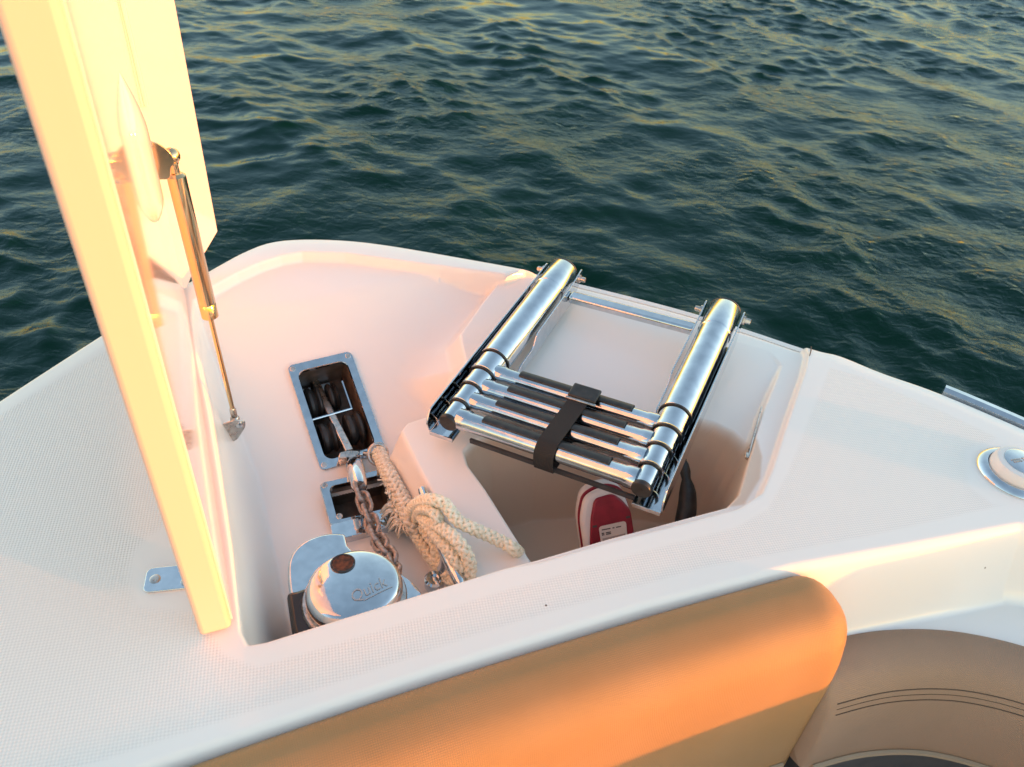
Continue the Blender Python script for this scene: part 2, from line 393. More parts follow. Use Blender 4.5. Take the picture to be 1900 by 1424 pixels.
PAD = pl([(238, 1060), (246, 1030), (270, 1000), (340, 960), (420, 940), (440, 1160), (350, 1140), (250, 1130)])
PAD2 = pl([(1790, 840), (1850, 815), (1960, 815), (1960, 950), (1840, 940), (1795, 905)])
HOLE1 = None
def drop(X, Y): return ss((X - 1.12) / .1) * (.10 * ss((.57 - Y) / .2) + .03 * ss((.3 - Y) / 1.2))  # unseen starboard deck shaped lower to set the shadow edge on cushion and wall
def deck_z(X, Y):
    ds = sdpoly(X, Y, SHEER); r = .016
    z = 0.004 * ss((-ds) / .05)
    dr = -sdpoly(X, Y, RIM); dr2 = -sdpoly(X, Y, RIM2)
    dp = sdpoly(X, Y, PLAT); dt = -sdpoly(X, Y, TUB)
    zl = -.022 - .055 * np.clip(dr - .01, 0, .3)
    zA = smax(smin(slopeA(X, Y), zl, .010), np.full_like(X, FLOOR), .03)
    zp = zplat(X, Y)
    kk = 1.0 + 1.9 * ss((1.36 - Y) / .16)
    lo_ = ss((1.30 - Y) / .14); dpp = np.maximum(dp, 0)
    zA = smax(zA, zp - .030 - .20 * lo_ - .42 * dpp, .03)
    zout = smax(zA, zp - (1.5 + 1.4 * lo_) * dpp, .010)
    wgt = ss((dp + .012) / .024)
    zi = zp * (1 - wgt) + zout * wgt
    zi = np.where(dt > -.008, zi + (-.33 - zi) * (ss((dt + .008) / .018) * .22 + .78 * ss((dt - .004) / .045)), zi)
    # lid seat ledge between RIM and RIM2
    zledge = np.full_like(X, -.018)
    a = ss((dr + .002) / .009)
    deep = np.clip(-zi, 0, .25)
    b = ss((dr2 + .003) / (.010 + np.where(X < -.2, .055, .012) * np.clip(deep / .2, 0, 1)))
    zin = zledge * (1 - b) + np.minimum(zi, zledge) * b
    same = np.abs(dr - dr2) < .004
    z = z * (1 - a) + zin * a
    # cockpit
    dc = -sdpoly(X, Y, COCK)
    dl = -sdpoly(X, Y, LOW)
    z = z - .14 * ss((dc + .018) / .075) - .55 * ss((dl - .01) / .03)
    z = z - drop(X, Y)
    # hull side beyond the sheer
    q = ds + r
    z = z - np.where(q <= 0, 0, np.where(q < r * .97, r - np.sqrt(np.maximum(r * r - q * q, 0)), r * .757 + (q - r * .97) * 9))
    return z, ds
def ground(x, y):
    zs = np.linspace(.03, -.6, 400); d = ray(x, y); q = np.array([EYE + (z - H) / d[2] * d for z in zs])
    g, _ = deck_z(q[:, 0], q[:, 1]); i = int(np.argmax(q[:, 2] <= g)); return float(q[i, 2])
def axis(segs):
    out = [segs[0][0]]
    for a, b, s_ in segs: n = int(round((b - a) / s_)); out += list(np.linspace(a, b, n + 1)[1:])
    return np.array(out)
gx = axis([(-1.36, -.96, .01), (-.96, 1.2, .0027), (1.2, 1.95, .012)]); gy = axis([(-1.2, .3, .02), (.3, 1.69, .0027)])
X, Y = np.meshgrid(gx, gy)
Zd, DS = deck_z(X, Y)
v = np.stack([X, Y, Zd], -1).reshape(-1, 3); idx = np.arange(v.shape[0]).reshape(X.shape)
f = np.stack([idx[:-1, :-1], idx[:-1, 1:], idx[1:, 1:], idx[1:, :-1]], -1).reshape(-1, 4)
cx_ = v[f].mean(1)
keep = ~((DS.ravel()[f].min(1) > .012))
# openings cut for the two hawse fittings
p1 = [PP(x, y, SO, SN)[:2] for x, y in [(552, 690), (655, 662), (695, 832), (592, 865)]]
p2 = [P(x, y, FLOOR + .03)[:2] for x, y in [(608, 905), (712, 882), (727, 935), (622, 962)]]
keep &= ~(sdpoly(cx_[:, 0], cx_[:, 1], p1) < 0)
keep &= ~(sdpoly(cx_[:, 0], cx_[:, 1], p2) < 0)
f = f[keep]
used = np.zeros(len(v), bool); used[f.ravel()] = True; remap = np.cumsum(used) - 1
vv = v[used]; f = remap[f]
deck = grid_mesh('deck', vv, f, boat)
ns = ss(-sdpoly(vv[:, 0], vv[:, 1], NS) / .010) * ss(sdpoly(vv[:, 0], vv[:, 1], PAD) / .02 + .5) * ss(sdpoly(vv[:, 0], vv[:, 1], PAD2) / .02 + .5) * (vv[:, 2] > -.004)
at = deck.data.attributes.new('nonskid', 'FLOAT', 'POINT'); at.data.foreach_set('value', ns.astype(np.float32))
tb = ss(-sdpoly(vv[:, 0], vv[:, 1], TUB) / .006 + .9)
at = deck.data.attributes.new('bin_warm_shade', 'FLOAT', 'POINT'); at.data.foreach_set('value', tb.astype(np.float32))
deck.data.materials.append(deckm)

# hull side and rub rail swept along the sheer
sh, _ = resample(np.array(sheer), .02)
Tn = np.gradient(sh, axis=0); Tn /= np.linalg.norm(Tn, axis=1)[:, None]; On = np.stack([-Tn[:, 1], Tn[:, 0]], 1)
def sweep(prof, a=0, b=None, closed=True):
    mb = MB(); q = sh[a:b]; o_ = On[a:b]; n = len(prof); v = []; f = []
    for p, nn in zip(q, o_):
        for d_, z_ in prof: v.append((p[0] + nn[0] * d_, p[1] + nn[1] * d_, z_ - float(drop(p[0], p[1]))))
    for i in range(len(q) - 1):
        for k in range(n if closed else n - 1):
            l = (k + 1) % n; f.append((i * n + k, (i + 1) * n + k, (i + 1) * n + l, i * n + l))
    if closed: f += [tuple(range(n)), tuple((len(q) - 1) * n + k for k in range(n))[::-1]]
    return mb.add(v, f)
sweep([(.010, -.03), (.006, -.08), (-.02, -.2), (-.10, -.5), (-.22, -1.1), (-.25, -1.1), (-.13, -.5), (-.05, -.2), (-.03, -.08), (-.03, -.03)]).build('hull', gel, boat)
sweep([(.000, -.022), (.012, -.020), (.020, -.028), (.022, -.045), (.014, -.056), (.0, -.058)]).build('rub_rail', gel, boat, bevel=0)
i0 = int(np.argmin(np.linalg.norm(sh - np.array(P(1742, 722)[:2]), axis=1)))
sweep([(.004, .000), (.012, .006), (.024, .005), (.030, -.006), (.028, -.022), (.016, -.030), (.004, -.026)], i0, None).build('stainless_rub_strip', chrome, boat)

# ------------------------------------------------------------------ hatch lid standing open on its port hinge
LA = P(432, 1168, .006); LB = P(340, 535, .006)
ld = nrm((LB - LA) * [1, 1, 0]); LN = np.array([ld[1], -ld[0], 0.])        # normal of the inner face (to starboard)
LF = Fr((*LA[:2], 0), ld, (0, 0, 1), LN); Ll = float(np.dot(LB - LA, ld)); LH = .86
def onlid(x, y, off=0.): return PP(x, y, LF.o + LN * off, LN)
lid = MB(); box(lid, LF, 0, Ll + .02, .008, LH, -.042, 0)
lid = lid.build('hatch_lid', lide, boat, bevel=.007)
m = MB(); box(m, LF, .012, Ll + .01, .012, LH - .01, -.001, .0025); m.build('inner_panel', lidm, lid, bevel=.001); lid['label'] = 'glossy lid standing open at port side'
FD = nrm((.20, .98, 0)); FO = LF.o + ld * Ll; FNn = np.array([FD[1], -FD[0], 0.])
FF = Fr(FO, FD, (0, 0, 1), FNn)
def fl(x, y, off=0.):
    p = PP(x, y, FO + FNn * off, FNn) - FO; return (float(p @ FD), float(p[2]))
far = [fl(405, 430), fl(380, 472), fl(355, 516)]
wd = far[0][0]
poly = [(0, LH), (0, .0), (.012, -.004), far[2], far[1], far[0], (wd, LH)]
prism(MB(), FF, poly, -.03, 0)
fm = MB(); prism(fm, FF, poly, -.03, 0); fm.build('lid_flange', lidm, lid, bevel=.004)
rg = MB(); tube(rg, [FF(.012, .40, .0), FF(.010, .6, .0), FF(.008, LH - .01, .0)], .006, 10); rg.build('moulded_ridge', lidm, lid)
# bracket boss: half capsule moulded on the inner face
bz0, bz1 = .395, .610
bs = MB(); pr = []
for k in range(25):
    t = k / 24; zz = bz0 + (bz1 - bz0) * t
    r_ = .030 * (min(1, (t / .16)) ** .5 if t < .16 else (1 - max(0, (t - .62) / .38) ** 1.5)) + .0005
    pr.append((zz, r_))
v_ = []; f_ = []
for zz, r_ in pr:
    for k in range(13):
        a = math.pi * k / 12; v_.append(LF(.440 + 1.3 * r_ * math.cos(a), zz, .001 + .019 * (r_ / .03) * math.sin(a)))
for i in range(24):
    for k in range(12): f_.append((i * 13 + k, i * 13 + k + 1, (i + 1) * 13 + k + 1, (i + 1) * 13 + k))
bs.add(v_, f_).build('bracket_boss', lidm, lid)

# hinge plate
def screw(mb, fr, r=.0045, h=.0016):
    lathe(mb, fr, [(r, 0), (r, h * .5), (r * .8, h), (r * .45, h * .8)], 20)
    return mb
def cross(mb, fr, r, z):
    box(mb, fr, -r, r, -r * .2, r * .2, z, z + .0007); box(mb, fr, -r * .2, r * .2, -r, r, z + .0001, z + .0008)
def add_screw(parent, fr, r=.0045):
    m = MB(); screw(m, fr, r); s_ = m.build('screw', chrome, parent)
    m = MB(); cross(m, fr, r * .6, .0013 * r / .0045); m.build('cross_slot', inkm, parent if parent.parent and parent.parent.parent else s_) if False else m.build('cross_slot', inkm, parent)
ho = P(289, 1078, .004); hx = nrm(P(345, 1072, .004) - ho)
HF = frame(ho, (0, 0, 1), hx)
hm = MB(); prism(hm, HF, rrect(-.014, .074, -.021, .021, .009), 0, .004); hp = hm.build('hinge_plate', chrome, boat, bevel=.0012)
for a, b in ((0, 0), (.043, .010), (.043, -.010)):
    m = MB(); screw(m, Fr(HF(a, b, .004), HF.x, HF.y, HF.z), .0075, .0014); cross(m, Fr(HF(a, b, .004), nrm(HF.x + HF.y), nrm(HF.y - HF.x), HF.z), .0036, .0010)
    m.build('screw', dullsteel, hp)
# caulked joint between the locker surround and the starboard deck
m = MB(); tube(m, [P(1505, 644, -.002), P(1505, 650, .004), P(1503, 658, .004), P(1499, 668, .001)], .0011, 8); m.build('caulked_joint', inkm, boat)
# strike plate on the starboard ledge
q = [P(1417, 757, -.016), P(1387, 852, -.026)]
m = MB(); fr = frame(q[1], (-.9, .3, .3), q[0] - q[1]); Lq = float(np.linalg.norm(q[0] - q[1]))
prism(m, fr, roundpoly([(0, -.004), (Lq, -.0015), (Lq, .0015), (0, .004)], .0015), 0, .002); tube(m, [fr(.0, 0, .002), fr(.012, 0, .004)], .0035, 10)
m.build('strike_plate', dullsteel, boat)

# ------------------------------------------------------------------ gas strut
BB = P(436, 778, -.065)
top = LF(.529, .453, .040); bot = BB
st = empty('gas_strut', bot, 'slim steel gas strut holding up the open hatch lid', 'gas strut')
dv = top - bot; Ls = np.linalg.norm(dv); dv /= Ls
def at_px(px, py):  # nearest point of the strut axis to a picture ray
    d = nrm(ray(px, py)); a = bot - EYE; c = np.cross(d, dv); return float(np.dot(np.cross(a * -1, d), c) / np.dot(c, c))
tc_ = abs(at_px(388, 592)); te_ = abs(at_px(322, 322))
SF = frame(bot, dv, (1, 0, 0))
m = MB(); lathe(m, SF, [(.0085, tc_), (.0140, tc_ + .005), (.0140, tc_ + .03), (.0133, tc_ + .031), (.0133, tc_ + .032), (.0140, tc_ + .033), (.0140, te_ - .004), (.009, te_)], 40); m.build('cylinder', strutm, st)
m = MB(); lathe(m, SF, [(.0042, .02), (.0042, tc_ + .002)], 20); m.build('rod', strutm, st)
m = MB(); lathe(m, SF, [(.0065, te_), (.0065, te_ + .014), (.008, te_ + .018), (.008, Ls - .012)], 20)
for c_, r_ in ((top, .0125),): lathe(m, Fr(c_, *np.eye(3)), [(r_ * math.cos(a), r_ * math.sin(a)) for a in np.linspace(-1.5, 1.5, 13)], 24)
m.build('ball_joint', strutm, st)
m = MB(); lathe(m, SF, [(.0062, .004), (.0062, .024), (.0045, .028)], 18)
lathe(m, Fr(bot, *np.eye(3)), [(.009 * math.cos(a), .009 * math.sin(a)) for a in np.linspace(-1.5, 1.5, 11)], 20); m.build('rod_end', dullsteel, st)
m = MB()  # upper bracket: base plate on the boss and an ear that carries the ball
UB = Fr(LF(.500, .462, .010), LN, (0, 0, 1), -ld)     # x out from the lid, y up, z towards the camera
prism(m, UB, roundpoly([(0, -.030), (.0, .026), (.014, .026), (.030, .010), (.034, -.006), (.026, -.014), (.022, -.032)], .008), -.002, .0015)
ub = m.build('upper_bracket', strutm, st, bevel=.0006)
m = MB(); box(m, UB, -.004, 0, -.034, .028, -.016, .012); m.build('bracket_base', strutm, ub, bevel=.0008)
m = MB(); lathe(m, Fr(UB(.006, .022, 0), UB.z, UB.y, UB.x), [(.005, -.003), (.005, .003), (.003, .004)], 14); m.build('screw', dullsteel, ub)
m = MB()
LBk = Fr(P(414, 806, -.085), LN, (0, 0, 1), -ld)
prism(m, LBk, roundpoly([(0, -.024), (0, .024), (.026, .030), (.044, .022), (.042, .008), (.022, -.022)], .007), -.002, .001)
lb_ = m.build('lower_bracket', dullsteel, st, bevel=.0006)
m = MB(); box(m, LBk, -.003, 0, -.042, .026, -.014, .008); m.build('bracket_base', dullsteel, lb_, bevel=.0008)
m = MB(); lathe(m, Fr(LBk(.032, .017, .001), LBk.x, LBk.y, LBk.z), [(.006, 0), (.006, .003), (.003, .004)], 20); m.build('pivot_pin', chrome, lb_)
m = MB(); lathe(m, Fr(LBk(0, -.032, 0), LBk.z, LBk.y, LBk.x), [(.006, 0), (.006, .003), (.003, .004)], 16); m.build('screw', dullsteel, lb_)

# ------------------------------------------------------------------ anchor roller fitting on the sloping bow panel
def quad_frame(px, o, n):
    q = [PP(x, y, o, n) for x, y in px]        # top-left, top-right, bottom-right, bottom-left
    c = sum(q) / 4; x = nrm((q[1] - q[0]) + (q[2] - q[3])); fr = frame(c, n, x)
    w_ = .5 * (np.linalg.norm(q[1] - q[0]) + np.linalg.norm(q[2] - q[3])); h_ = .5 * (np.linalg.norm(q[3] - q[0]) + np.linalg.norm(q[2] - q[1]))
    return fr, w_, h_
AF, aw, ah = quad_frame([(539, 678), (662, 650), (706, 842), (588, 878)], SO + SN * .006, SN)
ar = empty('anchor_roller_fitting', AF.o, 'tall polished steel frame with black rollers set in the bow panel', 'anchor roller')
hw, hh_ = aw / 2, ah / 2
m = MB(); ring(m, AF, rrect(-hw, hw, -hh_, hh_, .012), rrect(-hw + .0165, hw - .0175, -hh_ + .020, hh_ - .020, .018), -.006, .003)
frm = m.build('frame', chrome, ar)
for a, b in ((-1, 1), (1, 1), (-1, -1), (1, -1)):
    fr = Fr(AF(a * (hw - .010), b * (hh_ - .011), .003), nrm(AF.x + .3 * AF.y), nrm(AF.y - .3 * AF.x), AF.z)
    m = MB(); screw(m, fr, .0062, .0012); cross(m, fr, .0034, .0009); m.build('screw', dullsteel, frm)
# housing behind the frame, open only towards the frame
m = MB(); iw0, iw1, ih0, ih1, dp_ = -hw + .016, hw - .018, -hh_ + .020, hh_ - .016, -.11
v_ = [AF(x, y, z) for z in (-.004, dp_) for x, y in ((iw0, ih0), (iw1, ih0), (iw1, ih1), (iw0, ih1))]
m.add(v_, [(0, 1, 5, 4), (1, 2, 6, 5), (2, 3, 7, 6), (3, 0, 4, 7), (4, 5, 6, 7)]); m.build('housing', housing, ar, smooth=False)
m = MB(); box(m, AF, iw0 + .004, iw1 - .03, ih1 - .075, ih1 - .004, -.105, -.103); m.build('lining_plate', chrome, ar)
def roller(x, y, z, wd_, r_):
    m = MB(); fr = Fr(AF(x, y, z), -AF.z, AF.y, AF.x)
    lathe(m, fr, [(r_ * .9, -wd_ / 2), (r_, -wd_ / 2 + .004), (r_, -wd_ / 6), (r_ * .8, wd_ * .1), (r_, wd_ / 6 + .003), (r_, wd_ / 2 - .004), (r_ * .9, wd_ / 2)], 28); return m.build('roller', blackp, ar)
roller(-.029, -.045, -.040, .032, .034); roller(.030, -.040, -.040, .034, .036)
roller(-.030, .050, -.070, .030, .038); roller(.014, .055, -.070, .022, .032)
m = MB(); tube(m, [AF(iw0, .000, -.028), AF(iw1 - .016, .002, -.028)], .003, 10); box(m, AF, iw1 - .018, iw1 - .015, 0, .07, -.03, -.026); m.build('cross_rod', chrome, ar)
# the anchor shank runs out through the fitting
sa = AF(-.010, ih1 - .002, -.085); sb = PP(648, 838, AF.o + AF.z * .012, AF.z)
m = MB(); sx = nrm(sb - sa); fr = frame(sa, sx, AF.x); Lx = float(np.linalg.norm(sb - sa))
prism(m, fr, rrect(-.0085, .0085, -.006, .006, .003), 0, Lx)
an = m.build('anchor', dullsteel, None, bevel=.001); tag(an, 'flat steel anchor shank lying between the black rollers', 'anchor')

# ------------------------------------------------------------------ chain pipe below it
n2 = nrm((.5 * math.sin(math.radians(14)), -.866 * math.sin(math.radians(14)), math.cos(math.radians(14))))
o2 = P(668, 930, FLOOR + .022)
CF, cw, chh = quad_frame([(594, 898), (722, 868), (744, 946), (611, 978)], o2, n2)
cp = empty('chain_pipe', CF.o, 'square polished deck pipe plate under the rusty chain', 'chain pipe')
m = MB(); ring(m, CF, rrect(-cw / 2, cw / 2, -chh / 2, chh / 2, .010), rrect(-cw / 2 + .017, cw / 2 - .017, -chh / 2 + .010, chh / 2 - .013, .012), -.012, .0025); m.build('plate', chrome, cp)
for a, b in ((-1, 1), (1, 1), (-.8, -.8), (.85, -.75)):
    fr = Fr(CF(a * (cw / 2 - .009), b * (chh / 2 - .008), .0025), CF.x, CF.y, CF.z); m = MB(); screw(m, fr, .0062, .0016); cross(m, fr, .0034, .0011); m.build('screw', dullsteel, cp)
m = MB(); a0, a1, b0, b1 = -cw / 2 + .013, cw / 2 - .013, -chh / 2 + .006, chh / 2 - .009
v_ = [CF(x, y, z) for z in (-.002, -.09) for x, y in ((a0, b0), (a1, b0), (a1, b1), (a0, b1))]
m.add(v_, [(0, 1, 5, 4), (1, 2, 6, 5), (2, 3, 7, 6), (3, 0, 4, 7), (4, 5, 6, 7)]); m.build('pipe_lining', housing, cp, smooth=False)
m = MB(); qd = [P(x, y, FLOOR + .006)[:2] for x, y in [(611, 978), (744, 945), (752, 976), (748, 970), (752, 972), (618, 1002)]]
qd = [P(x, y, FLOOR + .017)[:2] for x, y in [(612, 974), (744, 941), (752, 970), (618, 1003)]]
prism(m, WF, roundpoly([tuple(a) for a in qd], .004), FLOOR - .002, FLOOR + .017); m.build('flange', chrome, cp, bevel=.0012)

# ------------------------------------------------------------------ windlass
wc = P(660, 1082, -.045); wl = empty('anchor_windlass', (wc[0], wc[1], FLOOR), 'polished oval-topped anchor windlass beside the near locker wall', 'windlass')
wax = nrm(P(735, 1050, -.045) - P(580, 1118, -.045)); WL = frame((wc[0], wc[1], 0), (.03, .02, 1), wax); zt = -.045
Rr = .0755
prof = [(Rr * .93, zt - .034), (Rr * .985, zt - .030), (Rr, zt - .022), (Rr * .99, zt - .014), (Rr * .955, zt - .006), (Rr * .90, zt - .001), (Rr * .86, zt + .0005), (Rr * .8, zt + .0018), (Rr * .6, zt + .0044), (Rr * .4, zt + .0060), (Rr * .2, zt + .0069), (Rr * .03, zt + .0071)]
cy_ = .92
m = MB(); lathe(m, WL, prof, 96, 1, cy_); cap = m.build('cap', chrome, wl, sharp=60)
def domez(r): return float(np.interp(r, [p[0] for p in prof[::-1]][:7], [p[1] for p in prof[::-1]][:7]))
# socket
hp_ = P(636, 1045, zt + .006); rel = hp_ - WL.o; hx_, hy_ = float(rel @ WL.x), float(rel @ WL.y); hz = domez(math.hypot(hx_, hy_ / cy_))
star = [(.0175 * (1 if k % 2 else .93) * math.cos(math.pi * k / 12), .0175 * (1 if k % 2 else .93) * math.sin(math.pi * k / 12)) for k in range(24)]
hr_ = math.hypot(hx_, hy_); sl_ = (domez(hr_ - .012) - domez(hr_ + .012)) / .024
m = MB(); fr = frame(WL(hx_, hy_, hz + .0004), WL.z + (WL.x * hx_ + WL.y * hy_) / hr_ * sl_, WL.x)
ring(m, fr, [(.0195 * math.cos(math.pi * k / 12), .0195 * math.sin(math.pi * k / 12)) for k in range(24)], star, -.001, .0016, .0005); m.build('socket_rim', darkp, cap)
m = MB(); prism(m, fr, [(a * .97, b * .97) for a, b in star], -.001, .0008); m.build('socket', rust, cap)
for k in range(7): 
    pass
# engraved word on the cap
def text_mesh(body, size, shear=.25):
    cu = bpy.data.curves.new('t', 'FONT'); cu.body = body; cu.size = size; cu.shear = shear; cu.resolution_u = 4; cu.extrude = 0
    to = bpy.data.objects.new('t', cu); C.objects.link(to); bpy.context.view_layer.update()
    me = bpy.data.meshes.new_from_object(to.evaluated_get(bpy.context.evaluated_depsgraph_get()))
    vs = [tuple(v.co) for v in me.vertices]; fs = [tuple(p.vertices) for p in me.polygons]
    bpy.data.objects.remove(to); return vs, fs
vs, fs = text_mesh('Quick', .033)
tp = P(655, 1121, zt + .004) - WL.o; tq = P(722, 1084, zt + .004) - WL.o
tx = np.array([tp @ WL.x, tp @ WL.y]); ty = np.array([tq @ WL.x, tq @ WL.y]); e1 = (ty - tx) / np.linalg.norm(ty - tx); e2 = np.array([-e1[1], e1[0]])
wtx = max(v[0] for v in vs); scl = np.linalg.norm(ty - tx) / wtx
m = MB(); out = []
for x, y, z in vs:
    p = tx + e1 * x * scl + e2 * y * scl * 1.1; out.append(WL(p[0], p[1], domez(math.hypot(p[0], p[1] / cy_)) + .0009))
m.add(out, fs)
und = []
for i in range(13):
    t = i / 12; 
    for k in (0, 1):
        p = tx + e1 * (.25 + .8 * t) * wtx * scl + e2 * (-.0042 - k * .0013); und.append(WL(p[0], p[1], domez(math.hypot(p[0], p[1] / cy_)) + .0009))
m.add(und, [(2 * i, 2 * i + 1, 2 * i + 3, 2 * i + 2) for i in range(12)]); m.build('engraved_lettering', engr, cap)
# drum, gypsy and body
m = MB(); lathe(m, WL, [(.085, FLOOR + .03), (.088, FLOOR + .04), (.070, zt - .09), (.060, zt - .075), (.058, zt - .055), (.072, zt - .045), (.082, zt - .038), (.080, zt - .034)], 64, 1, .95); m.build('gypsy', dullsteel, wl)
m = MB(); lathe(m, Fr(WL.o + WL.x * .012 - WL.y * .006, WL.x, WL.y, WL.z), [(.104, FLOOR - .01), (.104, zt - .095), (.100, zt - .088), (.085, zt - .086)], 72, 1, .95); m.build('base_ring', chrome, wl)
bpx = [(640, 990), (612, 989), (585, 995), (560, 1007), (542, 1026), (534, 1050), (535, 1085), (542, 1130), (550, 1185)]
zb = -.085
bp = [P(x, y, zb)[:2] for x, y in bpx]; bp = catmull(bp, 4)
inner = [P(650, 1150, zb)[:2], P(690, 1060, zb)[:2], P(645, 1012, zb)[:2]]
poly = [tuple(a) for a in bp] + [tuple(a) for a in inner]
m = MB(); prism(m, WF, poly, FLOOR + .0, zb); m.build('motor_cover', chrome, wl, bevel=.009)
bq = [P(x, y, zb)[:2] for x, y in [(531, 1101), (552, 1097), (572, 1090), (588, 1110), (610, 1150), (640, 1190), (640, 1240), (560, 1240), (540, 1165)]]
m = MB(); prism(m, WF, [tuple(a) for a in bq], FLOOR + .01, zb + .004); m.build('chain_guard', darkp, wl, bevel=.008)

# ------------------------------------------------------------------ chain, swivel, shackle
def link_mesh():
    r_, hl, hw_ = .0047, .0165, .0122
    pts = []
    for k in range(12): a = -math.pi / 2 + math.pi * k / 11; pts.append((hl - hw_ + hw_ * math.cos(a) + .004, hw_ * math.sin(a), 0))
    for k in range(12): a = math.pi / 2 + math.pi * k / 11; pts.append((-(hl - hw_) + hw_ * math.cos(a) - .004, hw_ * math.sin(a), 0))
    m = MB(); tube(m, pts, r_, 10, closed=True); return m
cpts = [(668, 912, FLOOR + .075), (684, 955, FLOOR + .058), (700, 998, FLOOR + .055), (722, 1032, FLOOR + .072), (732, 1050, FLOOR + .078), (728, 1070, FLOOR + .08)]
cpath = [P(x, y, z) for x, y, z in cpts]; cpath, _ = resample(catmull(cpath, 10), .001)
ch = empty('anchor_chain', cpath[0], 'rusty brown steel chain running from swivel into windlass', 'chain')
lm = link_mesh(); base = None; pitch = .0240
T_, A_, B_ = frames(cpath)
k = 0
while k * pitch < len(cpath) * .001 - .004:
    i = int(k * pitch / .001); 
    if i >= len(cpath): break
    fr = (T_[i], A_[i], B_[i]); rot = (k % 2) * math.pi / 2 + .62 + .1 * math.sin(k * 2.1)
    y_ = A_[i] * math.cos(rot) + B_[i] * math.sin(rot); z_ = np.cross(T_[i], y_)
    if base is None: base = lm.build('chain_link', galv, ch); o = base
    else: o = base.copy(); C.objects.link(o); o.parent = ch
    if k == 0:
        # mesh was built in world coordinates around origin: shift back to local
        for vtx in base.data.vertices: vtx.co = vtx.co + Vector(ch.location)
    off = cpath[i] - np.array(ch.location)
    o.matrix_local = Matrix([[T_[i][0], y_[0], z_[0], off[0]], [T_[i][1], y_[1], z_[1], off[1]], [T_[i][2], y_[2], z_[2], off[2]], [0, 0, 0, 1]])
    k += 1
w0 = PP(655, 846, AF.o + AF.z * .016, AF.z); w1 = cpath[0] + np.array([-.002, .006, .006])
swd = nrm(w1 - w0); SW = frame(w0, swd, AF.x); Lw = float(np.linalg.norm(w1 - w0))
sw = empty('anchor_swivel', w0, 'polished steel swivel joining anchor shank and chain', 'swivel')
m = MB()
for s_ in (-1, 1): prism(m, Fr(SW(s_ * .0115, 0, 0), SW.y, SW.z, SW.x), roundpoly([(-.009, -.010), (.009, -.010), (.0095, .045), (-.0095, .045)], .006), -.003, .003)
m.build('fork', chrome, sw, bevel=.001)
m = MB(); tube(m, [SW(-.019, 0, .0), SW(.024, 0, .0)], .006, 16); m.build('pin', chrome, sw)
m = MB(); lathe(m, Fr(SW(-.022, 0, 0), SW.z, SW.y, SW.x), [(.0115, -.004), (.013, 0), (.0115, .006), (.006, .008)], 6); m.build('nut', dullsteel, sw)
m = MB(); lathe(m, SW, [(.012, .034), (.0165, .040), (.018, .052), (.0175, .066), (.015, Lw - .004), (.012, Lw), (.010, Lw), (.010, Lw - .002), (.004, Lw - .002)], 36); m.build('barrel', chrome, sw)
tb = frame(SW(-.006, 0, .006), nrm(SW.y * -.3 + np.array([0, 0, 1])), SW.x)
m = MB(); prism(m, tb, roundpoly([(-.026, -.006), (-.02, .008), (.0, .009), (.018, .004), (.018, -.006), (0, -.010)], .005), .006, .014); m.build('shackle_bar', dullsteel, sw, bevel=.002)
rc = P(701, 843, ground(701, 843) + .026)
rf = frame(rc, nrm(np.array([.25, -.75, .75])), nrm(np.array([1, .2, 0])))
m = MB(); tube(m, [rf(.019 * math.cos(a) * (1.0), .021 * math.sin(a), 0) for a in np.linspace(0, 2 * math.pi, 29)[:-1]], .0042, 12, closed=True)
tube(m, [SW(.022, 0, 0), (SW(.022, 0, 0) + rf(-.019, 0, 0)) / 2, rf(-.019, 0, 0)], .0055, 12)
sk = m.build('rope_shackle', dullsteel, None); tag(sk, 'round steel shackle ring through the end of the white rope', 'shackle')

# ------------------------------------------------------------------ cleat
zc = -.132
c0 = P(782, 908, zc + .02); c1 = P(857, 1092, zc + .02)
cl = empty('mooring_cleat', P(815, 1000, FLOOR + .02), 'polished two-horn cleat under the knotted rope', 'cleat')
cf = frame((c0 + c1) / 2, (0, 0, 1), c1 - c0); hl = float(np.linalg.norm(c1 - c0)) / 2
m = MB(); tube(m, [cf(-hl, 0, .004), cf(-hl + .004, 0, .004), cf(-hl + .012, 0, .004), cf(-hl * .5, 0, 0), cf(0, 0, -.004), cf(hl * .5, 0, -.002), cf(hl - .01, 0, .003), cf(hl, 0, .004)], [.003, .0078, .0088, .011, .014, .0125, .010, .004], 20); m.build('horn', chrome, cl)
for s_ in (-.035, .035):
    m = MB(); lathe(m, Fr(cf(s_, 0, -.048), cf.x, cf.y, cf.z), [(.016, 0), (.012, .012), (.010, .045)], 24); m.build('stem', chrome, cl)
fo = P(806, 1076, -.175); m = MB(); lathe(m, Fr(fo, cf.x, cf.y, cf.z), [(.016, -.02), (.018, -.014), (.018, .002), (.014, .006), (.008, .006), (.008, .002), (.0005, .002)], 32)
ft = m.build('foot', chrome, cl)

